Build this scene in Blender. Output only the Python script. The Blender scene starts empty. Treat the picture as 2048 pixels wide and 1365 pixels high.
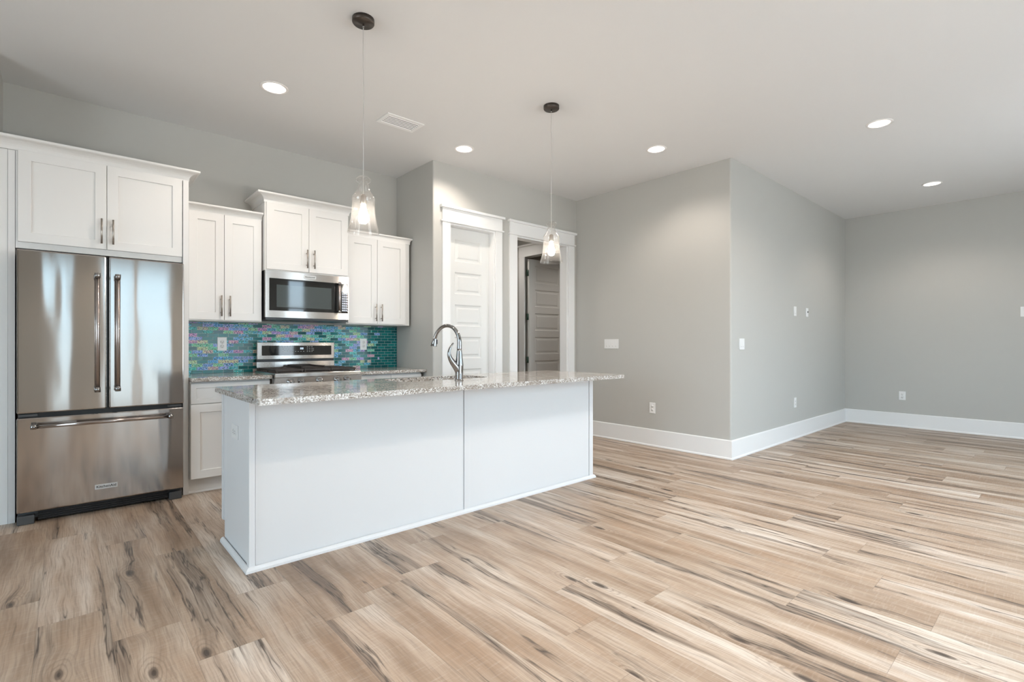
import bpy, bmesh, math, random
from mathutils import Vector, Matrix
random.seed(7)
S = bpy.context.scene
COL = S.collection
PI = math.pi

# ------------------------------------------------------------------ camera
F_PX, YAW, HOR, CAM_H = 1001.18, 48.33, 688.1, 1.1708
cd = bpy.data.cameras.new('camera')
cam = bpy.data.objects.new('camera', cd); COL.objects.link(cam)
cam.location = (0, 0, CAM_H)
cam.rotation_euler = (PI/2, 0, -math.radians(90 - YAW))
cd.sensor_fit = 'HORIZONTAL'; cd.sensor_width = 36.0
cd.lens = F_PX * 36.0 / 2048
cd.shift_y = (HOR - 682.5) / 2048
cd.clip_start = 0.02
S.camera = cam

# ------------------------------------------------------------------ view, world, daylight
S.view_settings.view_transform = 'Standard'
S.view_settings.look = 'None'
S.view_settings.gamma = 1
S.view_settings.use_curve_mapping = False
S.view_settings.exposure = 0.06
W = bpy.data.worlds.new('World'); S.world = W; W.use_nodes = True
wn = W.node_tree; wn.nodes.clear()
wo = wn.nodes.new('ShaderNodeOutputWorld'); wb = wn.nodes.new('ShaderNodeBackground')
wr = wn.nodes.new('ShaderNodeValToRGB'); wm = wn.nodes.new('ShaderNodeMapRange')
wt = wn.nodes.new('ShaderNodeTexCoord'); ws = wn.nodes.new('ShaderNodeSeparateXYZ')
wn.links.new(wt.outputs['Generated'], ws.inputs[0]); wn.links.new(ws.outputs['Z'], wm.inputs[0])
wm.inputs[1].default_value = -0.3; wm.inputs[2].default_value = 0.6
wn.links.new(wm.outputs[0], wr.inputs[0])
e = wr.color_ramp.elements
e[0].position = 0.25; e[0].color = (0.60, 0.66, 0.70, 1)
e[1].position = 0.45; e[1].color = (0.64, 0.84, 1.0, 1)
wn.links.new(wr.outputs[0], wb.inputs[0]); wb.inputs[1].default_value = 9.8
wn.links.new(wb.outputs[0], wo.inputs[0])
# window openings in the wall behind the camera: x0, x1, z0, z1
REAR_Y = -1.6
WINDOWS = [(-0.21, 0.05, 0.1, 2.5), (0.42, 1.38, 0.08, 2.5), (1.7, 3.0, 0.1, 2.6), (3.47, 3.87, 0.08, 2.55), (5.0, 7.2, 0.6, 2.3)]
DINING_X = -3.5; LEFT_WINDOW = (0.8, 2.9, 0.4, 2.45)     # window in the dining side wall: y0, y1, z0, z1
TINTED = (0, 1)      # glazed doors, panes greyed to dim their reflection in the fridge
# fill spots added out of view to brighten the room, no fixtures modelled
REAR_FILLS = [(1.14, 0.9), (2.86, 0.6), (0.6, -0.7), (2.2, -0.7), (4.4, -0.7), (4.3, 0.8)]
for x0, x1, z0, z1 in WINDOWS:
    L = bpy.data.lights.new('daylight_portal', 'AREA'); L.shape = 'RECTANGLE'
    L.size = x1 - x0; L.size_y = z1 - z0; L.cycles.is_portal = True
    o = bpy.data.objects.new('daylight_portal', L); COL.objects.link(o)
    o.location = ((x0+x1)/2, REAR_Y - 0.11, (z0+z1)/2); o.rotation_euler = (PI/2, 0, PI)
y0, y1, z0, z1 = LEFT_WINDOW
L = bpy.data.lights.new('daylight_portal', 'AREA'); L.shape = 'RECTANGLE'; L.size = z1-z0; L.size_y = y1-y0; L.cycles.is_portal = True
o = bpy.data.objects.new('daylight_portal', L); COL.objects.link(o); o.location = (DINING_X-0.11, (y0+y1)/2, (z0+z1)/2); o.rotation_euler = (0, -PI/2, 0)
CAN_W, CAN_COL, BULB_E = 38, (1.0, 0.89, 0.79), 300
for x, y in REAR_FILLS:
    L = bpy.data.lights.new('spot_beam', 'SPOT'); L.energy, L.color = (100, (1.0, 0.86, 0.72)) if x < 1.5 else (85, (0.94, 0.97, 1.0)); L.spot_size = math.radians(125); L.spot_blend = 0.6; L.shadow_soft_size = 0.06
    o = bpy.data.objects.new('spot_beam', L); COL.objects.link(o); o.location = (x, y, 3.04)
for x, y, w_ in ((4.3, 5.3, 40), (5.75, 4.1, 60)):      # unseen fill spots added to lighten the hall and the room beyond
    L = bpy.data.lights.new('spot_beam', 'SPOT'); L.energy = w_; L.color = (1.0, 0.92, 0.84); L.spot_size = math.radians(130); L.spot_blend = 0.6; L.shadow_soft_size = 0.06
    o = bpy.data.objects.new('spot_beam', L); COL.objects.link(o); o.location = (x, y, 3.04)

# ------------------------------------------------------------------ mesh helpers
class MB:
    def __init__(s): s.v = []; s.f = []; s.sm = []
    def add(s, vs, fs, smooth=False):
        n = len(s.v); s.v += [tuple(p) for p in vs]
        for f in fs: s.f.append([i+n for i in f]); s.sm.append(smooth)
        return s
    def box(s, x0, x1, y0, y1, z0, z1):
        vs = [(x, y, z) for z in (z0, z1) for y in (y0, y1) for x in (x0, x1)]
        return s.add(vs, [(0,2,3,1),(4,5,7,6),(0,1,5,4),(2,6,7,3),(0,4,6,2),(1,3,7,5)])
    def prism(s, poly, z0, z1):
        n = len(poly)
        vs = [(x, y, z0) for x, y in poly] + [(x, y, z1) for x, y in poly]
        fs = [tuple(range(n))[::-1], tuple(range(n, 2*n))] + [(i, (i+1) % n, n+(i+1) % n, n+i) for i in range(n)]
        return s.add(vs, fs)
    def lathe(s, prof, c=(0,0,0), n=40, axis='z', cap=False):
        vs = []; fs = []
        for r, h in prof:
            for i in range(n):
                a = 2*PI*i/n; u, w = r*math.cos(a), r*math.sin(a)
                p = {'z': (u, w, h), 'y': (u, h, w), 'x': (h, u, w)}[axis]
                vs.append((c[0]+p[0], c[1]+p[1], c[2]+p[2]))
        m = len(prof)
        for j in range(m-1):
            for i in range(n):
                k = (i+1) % n
                fs.append((j*n+i, j*n+k, (j+1)*n+k, (j+1)*n+i))
        s.add(vs, fs, True)
        if cap:
            b = len(s.v) - m*n
            s.f.append([b+i for i in range(n)][::-1]); s.sm.append(False)
            s.f.append([b+(m-1)*n+i for i in range(n)]); s.sm.append(False)
        return s
    def cyl(s, p0, p1, r, n=20): return s.tube([p0, p1], [r, r], n)
    def tube(s, pts, rad, n=14, flat=None):
        P = [Vector(p) for p in pts]
        if not isinstance(rad, (list, tuple)): rad = [rad]*len(P)
        T = []
        for i in range(len(P)):
            a = P[max(i-1, 0)]; b = P[min(i+1, len(P)-1)]; T.append((b-a).normalized())
        up = Vector((0, 0, 1)) if abs(T[0].z) < 0.9 else Vector((0, 1, 0))
        N = (up - T[0]*up.dot(T[0])).normalized()
        vs = []
        for i, p in enumerate(P):
            N = (N - T[i]*N.dot(T[i])).normalized(); B = T[i].cross(N)
            for k in range(n):
                a = 2*PI*k/n
                vs.append(p + (N*math.cos(a) + B*math.sin(a))*rad[i])
        fs = []
        for i in range(len(P)-1):
            for k in range(n):
                q = (k+1) % n; fs.append((i*n+k, i*n+q, (i+1)*n+q, (i+1)*n+k))
        s.add(vs, fs, True)
        b = len(s.v) - len(vs)
        s.f.append([b+k for k in range(n)][::-1]); s.sm.append(False)
        s.f.append([b+(len(P)-1)*n+k for k in range(n)]); s.sm.append(False)
        return s
    def sweep(s, path, prof, seg=None):
        """mouldings: prof is a closed (offset, z) outline, offset to the right of travel, mitred"""
        P = [Vector(p) for p in path]; n = len(P); m = len(prof); rings = []
        for i in range(n):
            d0 = (P[i]-P[i-1]).normalized() if i else None
            d1 = (P[i+1]-P[i]).normalized() if i < n-1 else None
            n0 = Vector((d0.y, -d0.x)) if d0 else None; n1 = Vector((d1.y, -d1.x)) if d1 else None
            if n0 is None: k = n1
            elif n1 is None: k = n0
            else: k = (n0+n1) / (1 + n0.dot(n1))
            rings.append([(P[i].x+k.x*o, P[i].y+k.y*o, z) for o, z in prof])
        for i in (range(n-1) if seg is None else seg):
            vs = rings[i] + rings[i+1]
            fs = [(j, (j+1) % m, m+(j+1) % m, m+j) for j in range(m)]
            if seg is not None or i == 0: fs.append(tuple(range(m))[::-1])
            if seg is not None or i == n-2: fs.append(tuple(range(m, 2*m)))
            s.add(vs, fs)
        return s

def spline(pts, n=8):
    out = []; P = [Vector(p) for p in pts]; P = [2*P[0]-P[1]] + P + [2*P[-1]-P[-2]]
    for i in range(1, len(P)-2):
        for k in range(n):
            t = k/n; a, b, c, d = P[i-1:i+3]
            out.append(0.5*((2*b)+(-a+c)*t+(2*a-5*b+4*c-d)*t*t+(-a+3*b-3*c+d)*t**3))
    out.append(P[-2]); return out
def lerp_list(r, m):
    out = []
    for i in range(m):
        t = i*(len(r)-1)/(m-1); k = min(int(t), len(r)-2); out.append(r[k]+(r[k+1]-r[k])*(t-k))
    return out

def wloc(o):
    p = Vector((0, 0, 0))
    while o: p += o.location; o = o.parent
    return p
def obj(name, mb, mat, parent=None, bevel=0, seg=2, base=False):
    v = [Vector(p) for p in mb.v]
    lo = [min(p[i] for p in v) for i in range(3)]; hi = [max(p[i] for p in v) for i in range(3)]
    c = Vector([(lo[i]+hi[i])/2 for i in range(3)])
    if base: c.z = lo[2]
    me = bpy.data.meshes.new(name); me.from_pydata([p-c for p in v], [], mb.f); me.update()
    for p, s in zip(me.polygons, mb.sm): p.use_smooth = s
    bm = bmesh.new(); bm.from_mesh(me)
    bmesh.ops.recalc_face_normals(bm, faces=bm.faces); bm.to_mesh(me); bm.free()
    o = bpy.data.objects.new(name, me); COL.objects.link(o)
    me.materials.append(mat)
    o.location = c
    if parent: o.parent = parent; o.location = c - wloc(parent)
    if bevel:
        b = o.modifiers.new('bevel', 'BEVEL'); b.width = bevel; b.segments = seg
        b.limit_method = 'ANGLE'; b.angle_limit = math.radians(50); b.harden_normals = False
    return o
def thing(name, label, cat, loc, group=None):
    o = bpy.data.objects.new(name, None); COL.objects.link(o); o.empty_display_size = 0.1
    o.location = loc; o['label'] = label; o['category'] = cat
    if group: o['group'] = group
    return o
def tag(o, label, cat, group=None):
    o['label'] = label; o['category'] = cat
    if group: o['group'] = group
    return o
def struct(name, mb, mat, **k):
    o = obj(name, mb, mat, **k); o['kind'] = 'structure'; return o
def dup(root, loc, label, rotz=None):
    r = root.copy(); COL.objects.link(r); r.location = loc; r['label'] = label
    if rotz is not None: r.rotation_euler = (0, 0, rotz)
    def rec(a, b):
        for ch in list(a.children):
            c = ch.copy(); COL.objects.link(c); c.parent = b; rec(ch, c)
    rec(root, r); return r
def text_mb(s, height, cx, y, cz, depth=0.0006, wide=1.0):
    cu = bpy.data.curves.new('t', 'FONT'); cu.body = s; cu.align_x = 'CENTER'; cu.align_y = 'CENTER'
    cu.size = height; cu.extrude = depth; cu.offset = height*0.012
    to = bpy.data.objects.new('t', cu); COL.objects.link(to)
    dg = bpy.context.evaluated_depsgraph_get(); me = bpy.data.meshes.new_from_object(to.evaluated_get(dg))
    m = MB(); m.add([(cx+p.co.x*wide, y-p.co.z, cz+p.co.y) for p in me.vertices], [tuple(p.vertices) for p in me.polygons])
    bpy.data.objects.remove(to); bpy.data.curves.remove(cu); bpy.data.meshes.remove(me)
    return m

# ------------------------------------------------------------------ materials
class NT:
    def __init__(s, name):
        s.m = bpy.data.materials.new(name); s.m.use_nodes = True; s.t = s.m.node_tree
        s.b = s.t.nodes['Principled BSDF']; s.out = s.t.nodes['Material Output']
    def n(s, kind, **k):
        x = s.t.nodes.new(kind)
        for a, b in k.items():
            if hasattr(x, a): setattr(x, a, b)
        return x
    def l(s, a, b): s.t.links.new(a, b)
    def put(s, sock, v):
        if hasattr(v, 'is_linked') or hasattr(v, 'links'): s.l(v, sock)
        else: sock.default_value = v
    def math(s, op, a, b=0.0, c=0.0, clamp=False):
        x = s.n('ShaderNodeMath', operation=op, use_clamp=clamp)
        s.put(x.inputs[0], a); s.put(x.inputs[1], b); s.put(x.inputs[2], c); return x.outputs[0]
    def vec(s, x, y, z):
        c = s.n('ShaderNodeCombineXYZ'); s.put(c.inputs[0], x); s.put(c.inputs[1], y); s.put(c.inputs[2], z); return c.outputs[0]
    def noise(s, v, scale, detail=4, rough=0.5, dist=0.0):
        x = s.n('ShaderNodeTexNoise'); s.l(v, x.inputs['Vector']); x.inputs['Scale'].default_value = scale
        x.inputs['Detail'].default_value = detail; x.inputs['Roughness'].default_value = rough
        x.inputs['Distortion'].default_value = dist; return x.outputs['Fac']
    def ramp(s, f, stops, interp='LINEAR'):
        r = s.n('ShaderNodeValToRGB'); s.l(f, r.inputs[0]); cr = r.color_ramp; cr.interpolation = interp
        while len(cr.elements) < len(stops): cr.elements.new(0.5)
        for el, (p, c) in zip(cr.elements, stops):
            el.position = p; el.color = (*c, 1) if not isinstance(c, (int, float)) else (c, c, c, 1)
        return r.outputs[0]
    def mix(s, f, a, b, mode='MIX'):
        x = s.n('ShaderNodeMix', data_type='RGBA', blend_type=mode)
        s.put(x.inputs[0], f)
        for k, v in ((6, a), (7, b)):
            if isinstance(v, tuple): x.inputs[k].default_value = (*v, 1)
            else: s.l(v, x.inputs[k])
        return x.outputs[2]
    def bump(s, h, strength, dist=0.01):
        b = s.n('ShaderNodeBump'); s.l(h, b.inputs['Height']); b.inputs['Strength'].default_value = strength
        b.inputs['Distance'].default_value = dist; s.l(b.outputs[0], s.b.inputs['Normal']); return b
    def pos(s):
        g = s.n('ShaderNodeNewGeometry'); x = s.n('ShaderNodeSeparateXYZ'); s.l(g.outputs['Position'], x.inputs[0])
        return g.outputs['Position'], x.outputs[0], x.outputs[1], x.outputs[2]
def plain(name, col, rough=0.5, metal=0.0, spec=0.5, noise=0.0, nscale=150, coat=0.0):
    q = NT(name); b = q.b
    b.inputs['Base Color'].default_value = (*col, 1); b.inputs['Roughness'].default_value = rough
    b.inputs['Metallic'].default_value = metal; b.inputs['Specular IOR Level'].default_value = spec
    b.inputs['Coat Weight'].default_value = coat
    if noise:
        p = q.pos()[0]; q.bump(q.noise(p, nscale, 3), noise, 0.002)
    return q.m
def emitter(name, col, st):
    q = NT(name); q.b.inputs['Base Color'].default_value = (*col, 1)
    q.b.inputs['Emission Color'].default_value = (*col, 1); q.b.inputs['Emission Strength'].default_value = st
    return q.m
def clear_glass(name, tint=(1, 1, 1), haze=0.0):
    q = NT(name); t = q.t; t.nodes.remove(q.b)
    tr = q.n('ShaderNodeBsdfTransparent'); tr.inputs[0].default_value = (*tint, 1)
    gl = q.n('ShaderNodeBsdfGlossy'); gl.inputs['Roughness'].default_value = 0.03
    lw = q.n('ShaderNodeLayerWeight'); lw.inputs['Blend'].default_value = 0.5
    fac = q.math('ADD', q.math('MULTIPLY', q.math('POWER', lw.outputs['Facing'], 3.0), 0.55), 0.035)
    mx = q.n('ShaderNodeMixShader'); q.l(fac, mx.inputs[0])
    q.l(tr.outputs[0], mx.inputs[1]); q.l(gl.outputs[0], mx.inputs[2]); last = mx.outputs[0]
    if haze:
        df = q.n('ShaderNodeBsdfDiffuse'); tl = q.n('ShaderNodeBsdfTranslucent'); m1 = q.n('ShaderNodeMixShader')
        q.l(df.outputs[0], m1.inputs[1]); q.l(tl.outputs[0], m1.inputs[2])
        for d_ in (df, tl): d_.inputs[0].default_value = (0.9, 0.88, 0.86, 1)
        m2 = q.n('ShaderNodeMixShader'); m2.inputs[0].default_value = haze; q.l(last, m2.inputs[1]); q.l(m1.outputs[0], m2.inputs[2]); last = m2.outputs[0]
    q.l(last, q.out.inputs[0])
    return q.m

M = {}
M['wall'] = plain('wall_paint', (0.525, 0.517, 0.485), 0.62, noise=0.05, nscale=220)
M['ceil'] = plain('ceiling_paint', (0.76, 0.755, 0.75), 0.8, noise=0.1, nscale=120)
M['trim'] = plain('trim_paint', (0.88, 0.88, 0.87), 0.35)
M['cab'] = plain('cabinet_paint', (0.80, 0.785, 0.76), 0.36)
M['isl'] = plain('island_paint', (0.785, 0.785, 0.785), 0.4)
M['door'] = plain('door_paint', (0.80, 0.80, 0.78), 0.42)
M['plate'] = plain('plate_plastic', (0.85, 0.85, 0.84), 0.3)
M['dark'] = plain('dark_slot', (0.03, 0.03, 0.03), 0.5)
M['black'] = plain('black_plastic', (0.012, 0.012, 0.013), 0.35)
M['rubber'] = plain('grey_foot_plastic', (0.07, 0.07, 0.07), 0.5)
M['iron'] = plain('cast_iron', (0.035, 0.026, 0.022), 0.55, noise=0.15, nscale=400)
M['bglass'] = plain('black_glass', (0.012, 0.013, 0.013), 0.04, spec=0.7)
M['wglass'] = plain('oven_window_glass', (0.07, 0.085, 0.085), 0.05, spec=0.7)
M['chrome'] = plain('chrome', (0.34, 0.33, 0.325), 0.07, 1.0); M['badge'] = plain('nameplate_silver', (0.62, 0.62, 0.61), 0.35, 0.2)
M['nickel'] = plain('brushed_nickel', (0.42, 0.38, 0.34), 0.3, 1.0)
M['bronze'] = plain('dark_bronze', (0.10, 0.085, 0.075), 0.35, 0.9)
M['hinge'] = plain('hinge_metal', (0.08, 0.13, 0.10), 0.4, 0.6)
M['white_in'] = plain('can_reflector', (0.9, 0.88, 0.86), 0.4)
M['cord'] = plain('clear_cord', (0.62, 0.60, 0.57), 0.3)
M['lens'] = emitter('lamp_lens', (1.0, 0.94, 0.90), 4)
M['bulb'] = emitter('bulb_glow', (1.0, 0.90, 0.78), BULB_E)
M['led'] = emitter('display_digits', (0.7, 0.85, 1.0), 1.2)
M['glass'] = clear_glass('shade_glass', (0.98, 0.975, 0.97), 0.006)
M['pane'] = clear_glass('window_pane'); M['pane_tint'] = clear_glass('dimmed_pane', (0.50, 0.525, 0.53))  # second pane is darkened to weaken the daylight mirrored in the steel

def stainless(name, col=(0.60, 0.575, 0.55), rough=0.2, wavy=0.0, vertical=True):
    q = NT(name); b = q.b; p, x, y, z = q.pos()
    b.inputs['Base Color'].default_value = (*col, 1); b.inputs['Metallic'].default_value = 1
    b.inputs['Roughness'].default_value = rough
    b.inputs['Anisotropic'].default_value = 0.98
    tg = q.n('ShaderNodeTangent', direction_type='RADIAL', axis='Z'); q.l(tg.outputs[0], b.inputs['Tangent'])
    b.inputs['Anisotropic Rotation'].default_value = 0.25
    fine = q.noise(q.vec(q.math('MULTIPLY', x, 6), q.math('MULTIPLY', y, 6), q.math('MULTIPLY', z, 900)), 1.0, 2)
    h = q.math('MULTIPLY', fine, 0.0006)
    if wavy:
        w = q.noise(q.vec(q.math('MULTIPLY', x, 7), q.math('MULTIPLY', y, 7), q.math('MULTIPLY', z, 1.3)), 1.0, 1)
        h = q.math('ADD', h, q.math('MULTIPLY', w, wavy))
    q.bump(h, 0.5, 0.02)
    return q.m
M['steel'] = stainless('stainless_door', (0.52, 0.48, 0.45), rough=0.09, wavy=0.13)
M['steel2'] = stainless('stainless_trim', (0.63, 0.60, 0.57), 0.22, wavy=0.05)
M['handle'] = stainless('handle_steel', (0.50, 0.44, 0.41), 0.2)

def granite():
    q = NT('granite'); p, x, y, z = q.pos()
    vo = q.n('ShaderNodeTexVoronoi'); vo.inputs['Scale'].default_value = 170; q.l(p, vo.inputs['Vector'])
    cell = q.n('ShaderNodeSeparateColor'); q.l(vo.outputs['Color'], cell.inputs[0])
    base = q.ramp(cell.outputs[0], [(0.0, (0.22, 0.185, 0.155)), (0.25, (0.35, 0.305, 0.26)), (0.5, (0.54, 0.505, 0.465)), (0.75, (0.82, 0.81, 0.79))])
    cl = q.noise(p, 14, 4, 0.6)
    base = q.mix(q.ramp(cl, [(0.42, 0.0), (0.62, 0.55)]), base, (0.30, 0.245, 0.20))
    vo2 = q.n('ShaderNodeTexVoronoi'); vo2.inputs['Scale'].default_value = 100; q.l(p, vo2.inputs['Vector'])
    c2 = q.n('ShaderNodeSeparateColor'); q.l(vo2.outputs['Color'], c2.inputs[0])
    dk = q.math('MULTIPLY', q.ramp(c2.outputs[1], [(0.84, 0.0), (0.86, 1.0)]), q.ramp(vo2.outputs['Distance'], [(0.35, 1.0), (0.5, 0.0)]))
    base = q.mix(dk, base, (0.025, 0.025, 0.028))
    q.l(base, q.b.inputs['Base Color']); q.b.inputs['Roughness'].default_value = 0.07
    q.b.inputs['Specular IOR Level'].default_value = 0.42
    return q.m
M['granite'] = granite()

TILE_W, TILE_H = 0.0813, 0.0295
def mosaic():
    q = NT('mosaic_tile'); p, x, y, z = q.pos()
    zz = q.math('DIVIDE', q.math('SUBTRACT', z, 0.908), TILE_H); row = q.math('FLOOR', zz)
    xx = q.math('ADD', q.math('DIVIDE', x, TILE_W), q.math('MULTIPLY', q.math('MODULO', row, 2.0), 0.5)); colm = q.math('FLOOR', xx)
    fx = q.math('FRACT', xx); fz = q.math('FRACT', zz)
    ex = q.math('MULTIPLY', q.math('MINIMUM', fx, q.math('SUBTRACT', 1.0, fx)), TILE_W)
    ez = q.math('MULTIPLY', q.math('MINIMUM', fz, q.math('SUBTRACT', 1.0, fz)), TILE_H)
    edge = q.math('MINIMUM', ex, ez)
    tile = q.ramp(q.math('MULTIPLY', edge, 400.0), [(0.3, 0.0), (0.55, 1.0)])
    wn_ = q.n('ShaderNodeTexWhiteNoise', noise_dimensions='2D'); q.l(q.vec(colm, row, 0.0), wn_.inputs['Vector'])
    rv = q.n('ShaderNodeSeparateColor'); q.l(wn_.outputs['Color'], rv.inputs[0]); r1, r2, r3 = rv.outputs
    teal = q.mix(r3, (0.003, 0.10, 0.105), (0.008, 0.20, 0.20))
    # iridescent sheen painted as colour, drifting across the sheet and rippling inside each tile
    drift = q.noise(q.vec(q.math('MULTIPLY', x, 3.0), 0.0, q.math('MULTIPLY', z, 5.0)), 1.0, 2)
    rip = q.noise(q.vec(q.math('ADD', q.math('MULTIPLY', x, 120), q.math('MULTIPLY', r1, 50)), r2, q.math('MULTIPLY', z, 150)), 1.0, 3, 0.6, 0.8)
    hue = q.math('ADD', q.math('MULTIPLY', r2, 1.0), q.math('ADD', q.math('MULTIPLY', rip, 0.9), q.math('MULTIPLY', drift, 0.2)))
    film = q.ramp(q.math('FRACT', hue), [(0.0, (0.02, 0.60, 0.66)), (0.20, (0.08, 0.42, 0.95)), (0.40, (0.42, 0.50, 1.0)), (0.53, (0.80, 0.22, 0.80)), (0.60, (0.95, 0.50, 0.55)), (0.67, (0.75, 0.95, 0.35)), (0.80, (0.05, 0.75, 0.52)), (1.0, (0.02, 0.60, 0.66))])
    spark = q.ramp(q.noise(q.vec(q.math('MULTIPLY', x, 160), 0.0, q.math('MULTIPLY', z, 190)), 1.0, 2), [(0.54, 0.0), (0.60, 1.0)])
    film = q.mix(spark, film, (0.95, 0.97, 0.98))  # white reflected sparkle painted into the tile colour
    film = q.mix(q.ramp(rip, [(0.42, 1.0), (0.50, 0.0)]), film, (0.003, 0.09, 0.11))
    # painted sheen fades to plain teal rightwards, standing in for the viewing angle
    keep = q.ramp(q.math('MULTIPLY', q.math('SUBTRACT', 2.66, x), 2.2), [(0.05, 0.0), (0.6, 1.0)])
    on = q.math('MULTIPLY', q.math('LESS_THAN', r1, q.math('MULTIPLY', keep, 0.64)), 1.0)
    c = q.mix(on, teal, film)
    c = q.mix(tile, (0.50, 0.58, 0.57), c)
    q.l(c, q.b.inputs['Base Color']); q.b.inputs['Specular IOR Level'].default_value = 0.3
    q.l(q.ramp(tile, [(0.0, 0.6), (1.0, 0.12)]), q.b.inputs['Roughness'])
    h = q.math('ADD', tile, q.math('MULTIPLY', q.math('MULTIPLY', rip, on), 1.3))
    q.bump(h, 0.45, 0.003)
    return q.m
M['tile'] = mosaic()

def planks():
    q = NT('plank_floor'); p, x, y, z = q.pos(); PW, PL = 0.2265, 1.22
    xx = q.math('DIVIDE', q.math('SUBTRACT', x, 3.08), PW); i = q.math('FLOOR', xx); fx = q.math('FRACT', xx)
    w1 = q.n('ShaderNodeTexWhiteNoise', noise_dimensions='1D'); q.l(i, w1.inputs['W'])
    yy = q.math('ADD', q.math('DIVIDE', y, PL), q.math('MULTIPLY', w1.outputs['Value'], 9.0)); j = q.math('FLOOR', yy); fy = q.math('FRACT', yy)
    w2 = q.n('ShaderNodeTexWhiteNoise', noise_dimensions='2D'); q.l(q.vec(i, j, 0.0), w2.inputs['Vector'])
    rs = q.n('ShaderNodeSeparateColor'); q.l(w2.outputs['Color'], rs.inputs[0]); r1, r2, r3 = rs.outputs
    off = q.math('MULTIPLY', r1, 37.0)
    # slow sideways wander of the grain
    wob = q.noise(q.vec(q.math('MULTIPLY', x, 2.4), q.math('MULTIPLY', y, 2.0), off), 1.0, 2)
    gx = q.math('ADD', x, q.math('MULTIPLY', q.math('SUBTRACT', wob, 0.5), 0.05))
    # knots pull the grain round them
    vo = q.n('ShaderNodeTexVoronoi', voronoi_dimensions='2D'); vo.inputs['Scale'].default_value = 1.0
    q.l(q.vec(q.math('ADD', q.math('MULTIPLY', x, 4.4), off), q.math('ADD', q.math('MULTIPLY', y, 1.5), q.math('MULTIPLY', off, 3.0)), 0.0), vo.inputs['Vector'])
    kc = q.n('ShaderNodeSeparateColor'); q.l(vo.outputs['Color'], kc.inputs[0])
    d = q.math('ADD', vo.outputs['Distance'], q.math('MULTIPLY', q.math('GREATER_THAN', kc.outputs[0], 0.17), 2.0))
    d = q.math('ADD', d, q.math('MULTIPLY', q.math('SUBTRACT', q.noise(q.vec(q.math('MULTIPLY', x, 14.0), q.math('MULTIPLY', y, 5.0), off), 1.0, 2), 0.5), 0.10))
    gx = q.math('ADD', gx, q.math('MULTIPLY', q.ramp(d, [(0.0, 1.0), (0.30, 0.0)]), 0.03))
    broad = q.noise(q.vec(q.math('MULTIPLY', gx, 9.0), q.math('MULTIPLY', y, 0.9), off), 1.0, 5, 0.55)
    col = q.ramp(broad, [(0.27, (0.25, 0.168, 0.11)), (0.40, (0.385, 0.285, 0.21)), (0.52, (0.50, 0.403, 0.322)), (0.66, (0.64, 0.57, 0.50))])
    tone = q.ramp(r2, [(0.0, (0.80, 0.73, 0.66)), (0.5, (0.97, 0.94, 0.90)), (1.0, (1.08, 1.07, 1.06))])
    col = q.mix(1.0, col, tone, 'MULTIPLY')
    warm = q.noise(q.vec(q.math('MULTIPLY', gx, 6.0), q.math('MULTIPLY', y, 1.8), q.math('ADD', off, 5.0)), 1.0, 3)
    col = q.mix(q.ramp(warm, [(0.50, 0.0), (0.70, 0.45)]), col, (0.42, 0.27, 0.17))
    # fine pores and saw marks
    fine = q.noise(q.vec(q.math('MULTIPLY', gx, 150.0), q.math('MULTIPLY', y, 4.0), off), 1.0, 4, 0.65)
    col = q.mix(q.ramp(fine, [(0.33, 0.60), (0.55, 0.0)]), col, (0.24, 0.17, 0.125))
    saw = q.noise(q.vec(q.math('MULTIPLY', x, 12.0), q.math('MULTIPLY', y, 130.0), off), 1.0, 2, 0.6)
    col = q.mix(q.ramp(saw, [(0.52, 0.0), (0.78, 0.13)]), col, (0.80, 0.74, 0.67))
    # isolated long dark streaks, broken up by the grain
    st = q.noise(q.vec(q.math('MULTIPLY', gx, 14.0), q.math('MULTIPLY', y, 0.6), q.math('ADD', off, 11.0)), 1.0, 3, 0.5)
    sk = q.math('MULTIPLY', q.ramp(st, [(0.555, 0.0), (0.67, 0.95)]), q.ramp(fine, [(0.32, 1.0), (0.62, 0.62)]))
    col = q.mix(sk, col, (0.15, 0.108, 0.08))
    # thin cracks running inside and beside the streaks
    cr = q.noise(q.vec(q.math('MULTIPLY', gx, 24.0), q.math('MULTIPLY', y, 1.5), q.math('ADD', off, 23.0)), 1.0, 3, 0.6)
    ck = q.math('MULTIPLY', q.ramp(q.math('ABSOLUTE', q.math('SUBTRACT', cr, 0.5)), [(0.0, 1.0), (0.035, 0.0)]), q.ramp(st, [(0.535, 0.0), (0.60, 0.9)]))
    col = q.mix(ck, col, (0.05, 0.036, 0.028))
    ring = q.ramp(q.math('SINE', q.math('ADD', q.math('MULTIPLY', d, 110.0), q.math('MULTIPLY', fine, 3.0))), [(0.2, 0.0), (0.9, 1.0)])
    rg = q.math('MULTIPLY', ring, q.ramp(d, [(0.08, 0.42), (0.30, 0.0)]))
    col = q.mix(rg, col, (0.15, 0.105, 0.075))
    col = q.mix(q.ramp(d, [(0.03, 0.95), (0.085, 0.0)]), col, (0.06, 0.042, 0.032))
    ex = q.math('MULTIPLY', q.math('MINIMUM', fx, q.math('SUBTRACT', 1.0, fx)), PW)
    ey = q.math('MULTIPLY', q.math('MINIMUM', fy, q.math('SUBTRACT', 1.0, fy)), PL)
    jn = q.ramp(q.math('MULTIPLY', q.math('MINIMUM', ex, ey), 100.0), [(0.06, 1.0), (0.13, 0.0)])
    col = q.mix(q.math('MULTIPLY', jn, 0.5), col, (0.16, 0.12, 0.09))
    q.l(col, q.b.inputs['Base Color'])
    q.l(q.ramp(fine, [(0.3, 0.50), (0.6, 0.38)]), q.b.inputs['Roughness'])
    q.b.inputs['Specular IOR Level'].default_value = 0.45
    q.bump(q.math('SUBTRACT', q.math('MULTIPLY', fine, 0.3), jn), 0.25, 0.002)
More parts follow.
